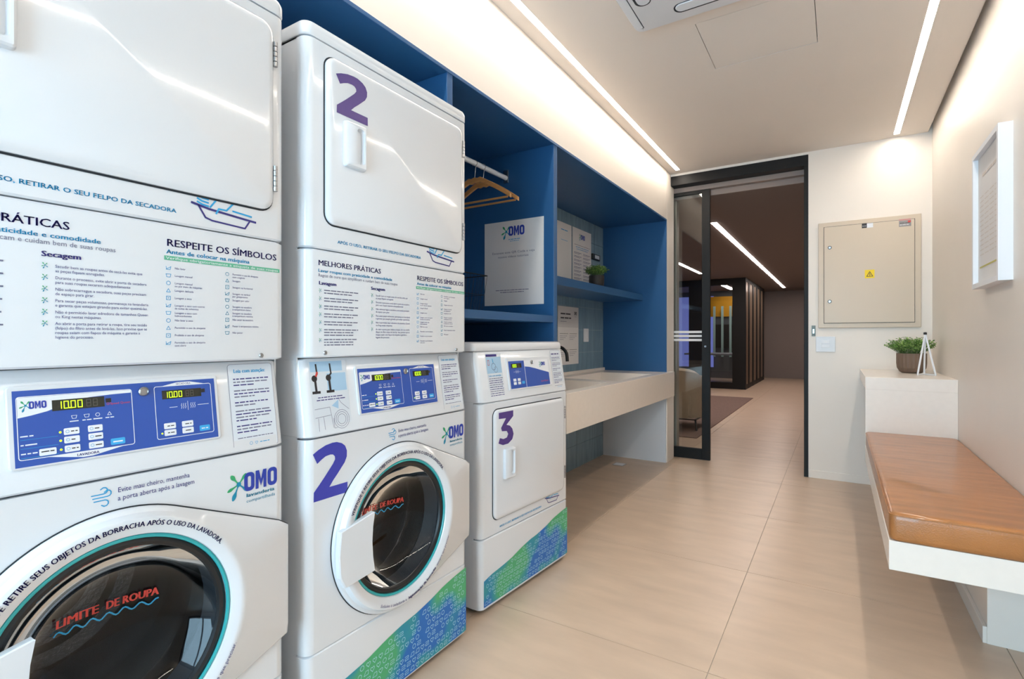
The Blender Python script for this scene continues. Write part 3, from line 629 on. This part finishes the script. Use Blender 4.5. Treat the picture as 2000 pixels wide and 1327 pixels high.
# ------------------------------------------------------------------ niche contents
def sheet_poster(name, mp, w_, h_, label, kind, parent=None):
    t = MB(); t.add([mp(u, v, n) for n in (0, .003) for u, v in ((0, 0), (w_, 0), (w_, h_), (0, h_))], [(3, 2, 1, 0), (4, 5, 6, 7), (0, 1, 5, 4), (1, 2, 6, 5), (2, 3, 7, 6), (3, 0, 4, 7)], PAPER); o = t.build(name)
    tag(o, label, 'poster'); p = Print(lambda u, v, n: mp(u, v, n+.003))
    nx = lambda: (p.done('printed_text', o), Print(lambda u, v, n: mp(u, v, n+.003)))[1]
    if kind == 'video':
        logo(p, w_*.26, h_*.74, 1.25, False); p = nx(); p.greek(w_*.42, h_*.775, .085, .006, CYAN, 3); p.greek(w_*.45, h_*.755, .06, .005, CYAN, 4); p = nx()
        p.text('Escaneie este QR Code e veja', w_/2, h_*.615, .0125, GREY, width=w_*.72, align='c'); p.text('nossos vídeos tutoriais', w_/2, h_*.565, .0125, GREY, width=w_*.52, align='c'); p = nx()
        p.greek(w_*.2, h_*.175, w_*.56, .006, GREY, 6); p.greek(w_*.28, h_*.15, w_*.4, .006, GREY, 8)
    elif kind == 'rules':
        logo(p, w_*.30, h_*.76, .95, False); p = nx(); p.greek(w_*.08, h_*.70, w_*.84, .006, GREY, 1); p.greek(w_*.16, h_*.66, w_*.70, .008, CYAN, 2); p.greek(w_*.2, h_*.625, w_*.6, .008, CYAN, 3)
        for c in (0, 1):
            p = nx()
            for k in range(8): p.greek(w_*(.07+.48*c), h_*(.56-.065*k), w_*.38, .007, NAVY, 20+k+c*9); p.greek(w_*(.07+.48*c), h_*(.54-.065*k), w_*.30, .006, GREY, 40+k+c*9)
    elif kind == 'plain':
        p.greek(w_*.5, h_*.87, w_*.34, .012, CYAN, 2); p = nx(); p.greek(w_*.5, h_*.70, w_*.3, .007, CYAN, 3)
    else:
        p.rect(0, w_, h_*.64, h_, mat('paper_grey', (205, 203, 204), .5), .0003); p.greek(w_*.12, h_*.86, w_*.5, .018, INKK, 2); p.greek(w_*.12, h_*.79, w_*.5, .018, INKK, 5); p.greek(w_*.12, h_*.735, w_*.28, .007, GREY, 6)
        p = nx(); p.omo(w_*.78, h_*.86, .05, .03, INKK); p.greek(w_*.78, h_*.83, .05, .005, GREY, 3)
        for c in (0, 1):
            for r in (0, 1):
                p = nx(); p.rect(w_*(.08+.46*c), w_*(.48+.44*c), h_*(.53-.28*r), h_*(.536-.28*r), INKK)
                for k in range(3): p.greek(w_*(.08+.46*c), h_*(.49-.28*r-.03*k), w_*(.36-.08*k), .005, GREY, k+c*5+r*11)
    p.done('printed_text', o); return o
sheet_poster('poster', lambda u, v, n: (-1.770+u, 2.505-n, 1.317+v), .397, .484, 'white video tutorial poster on the side of the hanging niche', 'video')
sheet_poster('poster', lambda u, v, n: (XB+.012+n, 3.588+u, 1.595+v), .393, .485, 'mostly blank white poster above the shelf, partly behind the cabinet divider', 'plain')
sheet_poster('poster', lambda u, v, n: (XB+.012+n, 4.004+u, 1.595+v), .390, .485, 'white rules poster with two text columns above the shelf, beside the small potted plant', 'rules')
sheet_poster('poster', lambda u, v, n: (XB+.012+n, 3.730+u, .905+v), .390, .486, 'grey and white poster on blue tiles just above the sink', 'sink')
rd = tag(empty('clothes_rail', (-1.62, 1.632, 2.05)), 'white metal clothes rail in the blue niche', 'rail')
k = MB(); k.tube([(0, .004, 0), (0, .869, 0)], .0135, WHITE2, 12); k.build('rail', rd, smooth=True)
for y in (0.0, .868): bx('bracket', -.016, .016, y, y+.005, -.028, .045, STEEL, rd, .002); 
def hanger(y, label):
    t = tag(empty('clothes_hanger', (-1.62, y, 2.05)), label, 'hanger', 'wooden hangers on the rail')
    k = MB(); k.tube([(.0165*math.sin(a), 0, .0165*math.cos(a)) for a in [-2.4+.45*i for i in range(12)]]+[(.004, 0, -.03), (0, 0, -.075)], .0018, STEEL, 6); k.build('hook', t)
    a = MB(); N = 12; rs = []
    for i in range(-N, N+1):
        s = i/N; x = .225*s; z = -.075-.125*abs(s)**1.25-(.012 if abs(s) < .1 else 0); hh = .019-.006*abs(s); th = .0075
        rs.append([(x, -th, z-hh), (x, th, z-hh), (x, th, z+hh*.6), (x, -th, z+hh*.6)])
    a.rings(rs, WOOD, True, True, True); a.build('arm', t, .003)
    k = MB(); k.tube([(-.205, 0, -.205), (.205, 0, -.205)], .0055, WOOD, 8); k.build('trouser_bar', t)
    return t
hanger(2.20, 'wooden hanger on the rail, the one hanging away from the poster'); hanger(2.275, 'wooden hanger on the rail, the one closest to the poster')
bk = tag(empty('wire_basket', (-1.74, 2.03, 1.25)), 'dark wire basket on the niche shelf', 'basket')
k = MB(); cor = lambda s, z: [(-.13*s, -.27*s, z), (.13*s, -.27*s, z), (.13*s, .27*s, z), (-.13*s, .27*s, z)]
for s, z, r in ((1, .215, .0028), (.94, .11, .0014), (.88, .004, .002)):
    c = cor(s, z)
    for i in range(4): k.tube([c[i], c[(i+1) % 4]], r, FRAMEB, 5)
k.build('rim', bk); k = MB()
for i in range(4):
    a0, a1, b0, b1 = cor(1, .215)[i], cor(1, .215)[(i+1) % 4], cor(.88, .004)[i], cor(.88, .004)[(i+1) % 4]; n = 9 if i % 2 == 0 else 18
    for q in range(n): s = q/n; k.tube([tuple(a0[j]+(a1[j]-a0[j])*s for j in range(3)), tuple(b0[j]+(b1[j]-b0[j])*s for j in range(3))], .0011, FRAMEB, 4)
for q in range(9): y = -.237+.0594*q; k.tube([(-.114, y, .004), (.114, y, .004)], .0011, FRAMEB, 4)
k.build('wires', bk)

def plant(name, loc, r, h, hp, spread, potm, label, ribs, seed, n=230):
    rg = random.Random(seed); t = tag(empty(name, loc), label, 'plant')
    k = MB(); N = 48; prof = [(0.0005, 0), (r*.62, 0), (r*.80, h*.07), (r*.96, h*.26), (r, h*.5), (r, h), (r*.93, h), (r*.93, h*.85), (.0005, h*.85)]
    vs = []
    for pr, z in prof:
        for q in range(N): f = 1+(.018*(1 if q % 2 else -1) if ribs and .1*h < z else 0); a = 2*PI*q/N; vs.append((pr*f*math.cos(a), pr*f*math.sin(a), z))
    k.add(vs, [(i*N+q, i*N+(q+1) % N, (i+1)*N+(q+1) % N, (i+1)*N+q) for i in range(len(prof)-1) for q in range(N)], potm); k.build('pot', t, smooth=not ribs)
    st = MB(); lf = MB()
    for i in range(n):
        a = rg.uniform(0, 2*PI); q = math.sqrt(rg.random()); H = hp*(1-.38*q*q)*rg.uniform(.7, 1.05); R = spread*q
        p0 = Vector((r*.7*q*math.cos(a), r*.7*q*math.sin(a), h*.85)); p1 = Vector((R*math.cos(a), R*math.sin(a), h*.9+H)); pm = (p0+p1)/2+Vector((0, 0, H*.12))
        st.tube([p0, pm, p1], .0009, STEM, 3, False)
        for f in (.45, .62, .76, .88, 1.0):
            c = p0.lerp(pm, f*2) if f < .5 else pm.lerp(p1, f*2-1)
            for s in (0, 1):
                b = rg.uniform(0, 2*PI); d = Vector((math.cos(b), math.sin(b), rg.uniform(-.1, .7))).normalized(); e = d.cross(Vector((rg.uniform(-1, 1), rg.uniform(-1, 1), 1))).normalized(); L = .013*rg.uniform(.7, 1.3)
                lf.add([c, c+d*L*.5+e*L*.32, c+d*L, c+d*L*.5-e*L*.32], [(0, 1, 2, 3)], LEAF if rg.random() < .6 else LEAF2)
    st.build('stems', t)['kind'] = 'stuff'; lf.build('leaves', t)['kind'] = 'stuff'
plant('potted_plant', (-1.665, 3.93, 1.529), .062, .105, .10, .095, POTK, 'small green plant in a dark pot on the blue shelf', False, 3, 150)
plant('potted_plant', (.425, 4.47, .888), .083, .135, .125, .148, POTB, 'bushy green plant in a ribbed brown pot on the white console', True, 5, 260)
sw = tag(bx('wall_switch', XB+.010, XB+.020, 4.227, 4.329, 1.093, 1.212, WHITE2, None, .003), 'white switch plate on the blue tiles', 'switch'); bx('rocker', XB+.020, XB+.023, 4.262, 4.294, 1.125, 1.18, INKW, sw, .001)
so = tag(bx('wall_socket', XB+.010, XB+.030, 4.405, 4.575, 1.852, 1.905, BLACK, None, .004), 'black bordered wall socket above the plant on the tiles', 'socket'); bx('insert', XB+.030, XB+.033, 4.445, 4.545, 1.862, 1.895, WHITE2, so, .001)

# sink with two basins and apron
sk = tag(empty('laundry_sink', (-1.26, 2.56, 0)), 'long white double basin sink with a deep apron under the blue shelf', 'sink')
def sinkbox(name, x0, x1, y0, y1, z0, z1, m_=QUARTZ, bevel=.002): return bx(name, x0+1.26, x1+1.26, y0-2.56, y1-2.56, z0, z1, m_, sk, bevel)
sinkbox('apron', -1.29, -1.26, 2.56, 4.765, .600, .822)
sinkbox('apron_return', XS+.001, -1.29, 4.735, 4.765, .600, .822)
B = ((2.66, 3.40), (3.56, 4.36)); bx0, bx1 = -1.80, -1.345
k = MB()
for x0, x1, y0, y1 in ((-1.918, bx0, 2.56, 4.688), (bx1, -1.2902, 2.56, 4.688), (bx0, bx1, 2.56, B[0][0]), (bx0, bx1, B[0][1], B[1][0]), (bx0, bx1, B[1][1], 4.688)): k.box(x0+1.26, x1+1.26, y0-2.56, y1-2.56, .790, .820, QUARTZ)
k.build('worktop', sk); sinkbox('back_lip', -1.918, -1.900, 2.56, 4.688, .820, .845)
for y0, y1 in B:
    k = MB(); a, b, c, d = bx0+1.26, bx1+1.26, y0-2.56, y1-2.56
    k.add([(a, c, .82), (b, c, .82), (b, d, .82), (a, d, .82), (a+.03, c+.03, .66), (b-.03, c+.03, .66), (b-.03, d-.03, .66), (a+.03, d-.03, .66)], [(0, 1, 5, 4), (1, 2, 6, 5), (2, 3, 7, 6), (3, 0, 4, 7), (4, 5, 6, 7)], QUARTZ); ba = k.build('basin', sk)
    k = MB(); k.lathe([(.0005, .664), (.03, .664), (.034, .661)], ((a+b)/2, (c+d)/2, 0), STEEL, 20); k.build('drain', ba)
fc = tag(empty('faucet', (-1.86, 3.44, .820)), 'black gooseneck faucet behind the sink basin', 'faucet')
k = MB(); k.tube([(0, 0, 0), (0, 0, .17)]+[(.085-.085*math.cos(a), 0, .17+.075*math.sin(a)) for a in [PI*i/10 for i in range(1, 10)]]+[(.170, 0, .165), (.172, 0, .135)], .0125, BLACK, 12); k.build('spout', fc, smooth=True)
k = MB(); k.lathe([(.0005, 0), (.026, 0), (.026, .008), (.014, .012)], (0, 0, 0), BLACK, 20); k.build('base', fc); k = MB(); k.tube([(0, .01, .06), (0, .06, .075)], .006, BLACK, 8); k.build('lever', fc)
dn = tag(empty('floor_drain', (-1.65, 4.41, 0)), 'small square metal grate drain in floor under the sink', 'drain'); bx('frame', -.05, .05, -.05, .05, 0, .002, STEEL, dn)
for q in range(6): bx('slat', -.042, .042, -.04+.014*q, -.033+.014*q, .002, .004, INKW, dn)

# ------------------------------------------------------------------ door opening, far wall fittings
dt = struct(empty('door_1'))
bx('header_track', XS+.002, -.205, YW-.004, 4.935, 2.530, 2.616, FRAMEB, dt, .002); bx('jamb', -.236, -.205, YW-.004, 4.935, 0, 2.530, FRAMEB, dt, .002)
lf = struct(empty('door_2')); Y0, Y1 = 4.955, 4.985
bx('stile', -1.062, -.990, Y0, Y1, .006, 2.528, FRAMEB, lf, .002); bx('stile', -2.02, -1.95, Y0, Y1, .006, 2.528, FRAMEB, lf, .002); bx('bottom_rail', -1.95, -1.062, Y0, Y1, .006, .105, FRAMEB, lf, .002); bx('top_rail', -1.95, -1.062, Y0, Y1, 2.462, 2.528, FRAMEB, lf, .002)
bx('glass_pane', -1.95, -1.062, Y0+.012, Y1-.012, .105, 2.462, GLASS, lf)
for z in (1.172, 1.135, 1.098): bx('frosted_stripe', -1.95, -1.064, Y0+.0100, Y0+.0115, z, z+.022, PAPER, lf)
k = MB(); k.lathe([(.0005, 0), (.009, 0), (.009, .01), (.0005, .01)], (-1.03, Y0-.01, 1.05), STEEL, 12, 'y'); k.build('pull', lf)
ep = tag(empty('electrical_panel', (.19, YW, 1.625)), 'beige metal electrical panel with a yellow warning sticker on far wall', 'panel')
k = MB(); k.box(-.325, .325, -.022, 0, -.418, .418, BEIGE); k.build('frame', ep, .004); bx('gap', -.288, .288, -.0232, -.0222, -.382, .384, DARK, ep); dd = bx('panel_door', -.285, .285, -.030, -.0233, -.379, .381, BEIGE, ep, .002)
for z in (.217, -.209):
    k = MB(); k.lathe([(.013, 0), (.013, -.004), (.009, -.006)], (-.247, -.030, z), INKK, 16, 'y'); k.lathe([(.009, -.006), (.0005, -.0065)], (-.247, -.030, z), STEEL, 16, 'y'); k.build('lock', dd)
p = Print(lambda u, v, n: (u, -.0302-n, v)); p.rect(-.018, .043, -.040, .024, WARN); p.stroke([(-.006, -.026), (.032, -.026), (.013, .010)], .004, INKK, True); p.stroke([(.014, .0), (.010, -.010), (.016, -.011), (.012, -.022)], .003, INKK)
p.done('printed_sticker', dd); p = Print(p.mp); p.rect(-.037, -.005, .346, .383, INKK); p.rect(-.005, .034, .346, .380, INKW); p.greek(-.033, .36, .024, .005, INKW, 1, .001); p.done('printed_sticker', dd); p = Print(p.mp); p.rect(.192, .262, .376, .386, mat('label_pink', (206, 140, 140), .5)); p.rect(.192, .265, .330, .375, mat('label_grey', (150, 146, 146), .5)); p.greek(.197, .355, .06, .006, INKK, 2, .001); p.greek(.197, .342, .06, .006, INKW, 3, .001); p.rect(.245, .262, .358, .372, RED, .001); p.done('printed_sticker', dd)
s2 = tag(bx('light_switch', -.153, -.019, YW-.010, YW, 1.016, 1.139, WHITE2, None, .003), 'white double switch plate on far wall below the beige panel', 'switch')
for z in (1.050, 1.084): bx('rocker', -.115, -.057, YW-.013, YW-.010, z, z+.026, INKW, s2, .001)
st = tag(bx('strike_plate', -.182, -.155, YW-.006, YW, 1.143, 1.228, mat('satin_metal', (120, 134, 134), .45), None, .001), 'small metal door catch plate beside the black door jamb', 'catch'); bx('keeper', -.174, -.163, YW-.009, YW-.006, 1.165, 1.20, STEEL, st)

# ------------------------------------------------------------------ bench, console, frame
bn = tag(empty('bench', (.14, 2.11, 0)), 'white wall bench slab under the tan leather cushion', 'bench')
bx('slab', .002, .438, .006, 1.75, .362, .459, QUARTZ, bn, .002); bx('support', .325, .438, .44, 1.75, 0, .362, WALL, bn); bx('support_baseboard', .312, .325, .44, 1.75, 0, .062, WALL, bn, .002)
cu = MB(); N = 10; L, D_, H = 1.748, .436, .092; rs = []
def cring(z, d, puff=0): 
    o = rrect(.002+d, D_-d, d, L-d, .022, 5); return [(u, v, z) for u, v in o]
cu.rings([cring(.459, .010), cring(.464, .003), cring(.475, 0), cring(.530, 0), cring(.546, .0015), cring(.552, .006), cring(.5545, .016)], LEATHER, True, True, True)
co = cu.build('bench_cushion', None, smooth=True); co.location = (.14, 2.11, 0); tag(co, 'tan brown leather seat cushion on the white bench', 'cushion')
pp = MB(); o = rrect(.004, D_-.002, .002, L-.002, .022, 5)
for z in (.545,): pp.tube([(u, v, z) for u, v in o]+[(o[0][0], o[0][1], z)], .0035, LEATHER, 6, False)
pp.build('piping', co, smooth=True)
cn = tag(empty('console_ledge', (.36, 3.86, 0)), 'tall white console box behind the leather bench', 'console')
bx('front_panel', -.219, .2195, 0, .035, .362, .813, QUARTZ, cn, .0015); bx('top_slab', -.219, .2195, 0, .964, .813, .888, QUARTZ, cn, .0015)
orn = tag(empty('table_ornament', (.475, 4.24, .888)), 'small white metal A-shaped frame ornament on the console', 'ornament')
A, Bv, Cv, T = (-.043, -.03, .004), (.048, -.03, .004), (.002, .075, .004), (0, .01, .268)
k = MB()
for a, b in ((A, T), (Bv, T), (Cv, T)): k.tube([a, b], .0052, INKW, 8)
k.build('legs', orn); k = MB()
for a, b in ((A, Cv), (Cv, Bv)): k.tube([a, b], .005, INKW, 8)
k.build('base_bars', orn); k = MB(); k.lathe([(.0005, .262), (.009, .262), (.009, .276), (.0005, .278)], (0, .01, 0), POTK, 12); k.build('tip', orn)
pf = tag(empty('picture_frame', (XR, 2.997, 1.67)), 'white box picture frame on the wall above the leather bench', 'picture frame')
k = MB(); hw, hh = .236, .312
for y0, y1, z0, z1 in ((-hw, -hw+.022, -hh, hh), (hw-.022, hw, -hh, hh), (-hw+.022, hw-.022, -hh, -hh+.022), (-hw+.022, hw-.022, hh-.022, hh)): k.box(-.045, 0, y0, y1, z0, z1, INKW)
k.build('frame_moulding', pf); pr = bx('print_sheet', -.026, -.004, -hw+.022, hw-.022, -hh+.022, hh-.022, PAPER, pf)
p = Print(lambda u, v, n: (-.0262-n, -u, v)); p.greek(-.13, .19, .26, .022, mat('ink_taupe', (212, 203, 196), .5), 5)
p.done('printed_title', pr); p = Print(p.mp); TAU = MATS['ink_taupe']
for k in range(4):
    for q in range(13): p.greek(-.17+.088*k, .10-.022*q, .07, .007, TAU, q*4+k)
p.done('printed_text', pr); p = Print(p.mp); p.rect(-.18, .18, -.222, -.214, mat('ink_olive', (190, 182, 96), .5)); p.done('printed_text', pr)

# ------------------------------------------------------------------ ceiling cassette
ac = tag(empty('air_conditioner', (-.355, 1.985, ZC)), 'white ceiling cassette air conditioner', 'air conditioner')
k = MB(); o = rrect(-.475, .475, -.475, .475, .045, 6)
k.rings([[(u, v, 0) for u, v in o], [(u, v, -.018) for u, v in o], [(u, v, -.028) for u, v in inset(o, .008)], [(u, v, -.032) for u, v in inset(o, .05)]], WHITE2, True, True, True); k.build('panel', ac, smooth=True)
for a in range(4):
    k = MB(); c, s = math.cos(a*PI/2), math.sin(a*PI/2); o = rrect(-.27, .27, .335, .405, .034, 5)
    k.rings([[(u*c-v*s, u*s+v*c, -.0325) for u, v in o], [(u*c-v*s, u*s+v*c, -.0335) for u, v in o]], DARK, True, False, True); k.build('louver_gap', ac)
    k = MB(); o = rrect(-.262, .262, .338, .395, .028, 5); k.rings([[(u*c-v*s, u*s+v*c, -.0335) for u, v in o], [(u*c-v*s, u*s+v*c, -.037) for u, v in inset(o, .003)]], WHITE2, True, False, True); k.build('louver', ac)
k = MB()
k.box(-.26, .26, -.26, .26, -.036, -.031, WHITE2); k.build('grille', ac, .003)
for q in range(12): bx('grille_slot', -.23, .23, -.225+.04*q, -.212+.04*q, -.0372, -.0355, GREY, ac)

# ------------------------------------------------------------------ lobby beyond the door
lc = MB(); lc.box(-4.2, .75, 5.02, 16.5, 2.44, 2.5, LOBC); lc.box(-4.2, .75, 4.94, 5.02, 2.49, 2.56, LOBW); lc.box(-4.2, .75, 5.0, 5.02, 2.44, 2.56, LOBW); lc.box(-4.2, .75, 4.93, 5.02, 2.56, 2.8, LOBC); lob = struct(lc.build('ceiling_lobby')); lob.name = 'ceiling.001'
lw = MB(); lw.box(-4.2, .75, 16.3, 16.5, 0, 2.5, LOBW); struct(lw.build('wall_lobby_back')); lw = MB(); lw.box(.75, .9, 4.93, 16.5, 0, 2.5, LOBW); struct(lw.build('wall_lobby_right')); lw = MB(); lw.box(-4.35, -4.2, 4.75, 16.5, 0, 2.8, LOBW); struct(lw.build('wall_lobby_left'))
struct(bx('wall_pocket', -4.2, XS, 5.03, 5.12, 0, 2.44, mat('greige_wall', (170, 162, 150), .5)))
for x, y0, y1, lb in ((-1.197, 6.19, 15.2, 'long slim ceiling light in the lobby beyond the door'), (-2.37, 6.5, 11.0, 'slim lobby ceiling light above the armchair'), (-2.45, 12.9, 15.0, 'slim ceiling light inside the glass meeting room')):
    t = tag(empty('lobby_light', (x, y0, 2.44)), lb, 'light'); bx('diffuser', -.03, .03, 0, y1-y0, -.006, 0, LED2, t); bx('housing', -.035, .035, -.01, y1-y0+.01, -.003, 0, STEEL, t)
tag(bx('area_rug', -4.1, -1.34, 6.0, 10.55, 0, .008, CARPET), 'brown rug on the lobby floor', 'rug')
ar = tag(empty('armchair', (-1.80, 6.75, .0105)), 'beige upholstered tub armchair with dark metal legs in the lobby', 'armchair')
k = MB(); path = []
for i in range(25):
    a = PI+PI*i/24; path.append((.36*math.cos(a), .30*math.sin(a)-.02))
path = [(-.36, .34)]+path+[(.36, .34)]; n = len(path); rs = []
for i, (x, y) in enumerate(path):
    a, b = Vector(path[max(i-1, 0)]), Vector(path[min(i+1, n-1)]); d = (b-a).normalized(); q = Vector((d.y, -d.x)); s = abs(i/(n-1)-.5)*2; top = .752-.13*s**2.5
    o, inn = Vector((x, y)), Vector((x, y))-q*.075
    rs.append([(o.x, o.y, .13), (o.x+q.x*.01, o.y+q.y*.01, top-.03), (o.x*.5+inn.x*.5, o.y*.5+inn.y*.5, top), (inn.x, inn.y, top-.03), (inn.x, inn.y, .13)])
k.rings(rs, FABRIC, True, True, True); k.build('back_shell', ar, smooth=True); bx('seat', -.285, .285, -.24, .36, .13, .42, FABRIC, ar, .03)
k = MB(); k.box(-.35, .35, -.30, -.285, .118, .132, BLACK); k.box(-.35, .35, .30, .315, .118, .132, BLACK); k.box(-.35, -.335, -.30, .315, .118, .132, BLACK); k.box(.335, .35, -.30, .315, .118, .132, BLACK); k.build('base_frame', ar)
for x in (-.34, .34):
    for y in (-.29, .30): k = MB(); k.tube([(x, y, .125), (x*1.06, y*1.06, 0)], .011, BLACK, 8); k.build('leg', ar)
gb = tag(empty('meeting_booth', (-1.70, 12.2, 0)), 'black framed glass meeting room in the lobby', 'booth')
def gx(name, x0, x1, y0, y1, z0, z1, m_): return bx(name, x0+1.70, x1+1.70, y0-12.2, y1-12.2, z0, z1, m_, gb)
for x0, x1 in ((-1.97, -1.70), (-2.90, -2.46), (-4.15, -3.9)): gx('post', x0, x1, 12.2, 12.3, 0, 2.44, FRAMEB)
for x0, x1 in ((-2.46, -1.97), (-3.9, -2.9)): gx('bottom_rail', x0, x1, 12.2, 12.3, 0, .14, FRAMEB); gx('top_rail', x0, x1, 12.2, 12.3, 2.30, 2.44, FRAMEB); gx('glass_pane', x0, x1, 12.24, 12.252, .14, 2.30, GLASS)
gx('side_base', -1.76, -1.70, 12.3, 15.5, 0, .10, FRAMEB); gx('side_top', -1.76, -1.70, 12.3, 15.5, 2.36, 2.44, FRAMEB)
for q in range(5): gx('fin', -1.80, -1.697, 12.62+.66*q, 12.80+.66*q, 0, 2.44, FRAMEB)
for q in range(5): gx('side_panel', -1.75, -1.71, 12.3+.66*q if q else 12.3, 12.62+.66*q, .10, 2.36, BRONZE)
gx('partition', -4.15, -1.76, 15.4, 15.5, 0, 2.44, mat('booth_wall', (96, 104, 112), .7))
tag(bx('yellow_board', -3.2, -2.1, 15.33, 15.40, 1.72, 2.28, YELLOW), 'yellow wall board inside the glass meeting room', 'board')
tag(bx('display_screen', -2.95, -2.25, 15.30, 15.40, .85, 1.5, BLACK, None, .01), 'black screen under the yellow board in the meeting room', 'screen')
for q in range(5): tag(bx('hanging_strip', -2.95+.21*q, -2.89+.21*q, 15.18, 15.20, .6, 2.0, mat('pale_teal', (170, 205, 205), .6)), 'pale vertical hanging strip in the meeting room', 'strip', 'pale strips in the meeting room')
tk = tag(empty('meeting_table', (-2.6, 13.9, 0)), 'grey table in the glass meeting room', 'table'); bx('top', -.7, .7, -.5, .5, .70, .74, mat('table_grey', (150, 156, 168), .4), tk, .005); bx('leg', -.5, -.42, -.3, .3, 0, .70, FRAMEB, tk); bx('leg', .42, .5, -.3, .3, 0, .70, FRAMEB, tk)
lwn = struct(bx('window_2', -4.1, -2.98, 15.36, 15.40, .3, 2.3, LITWIN));
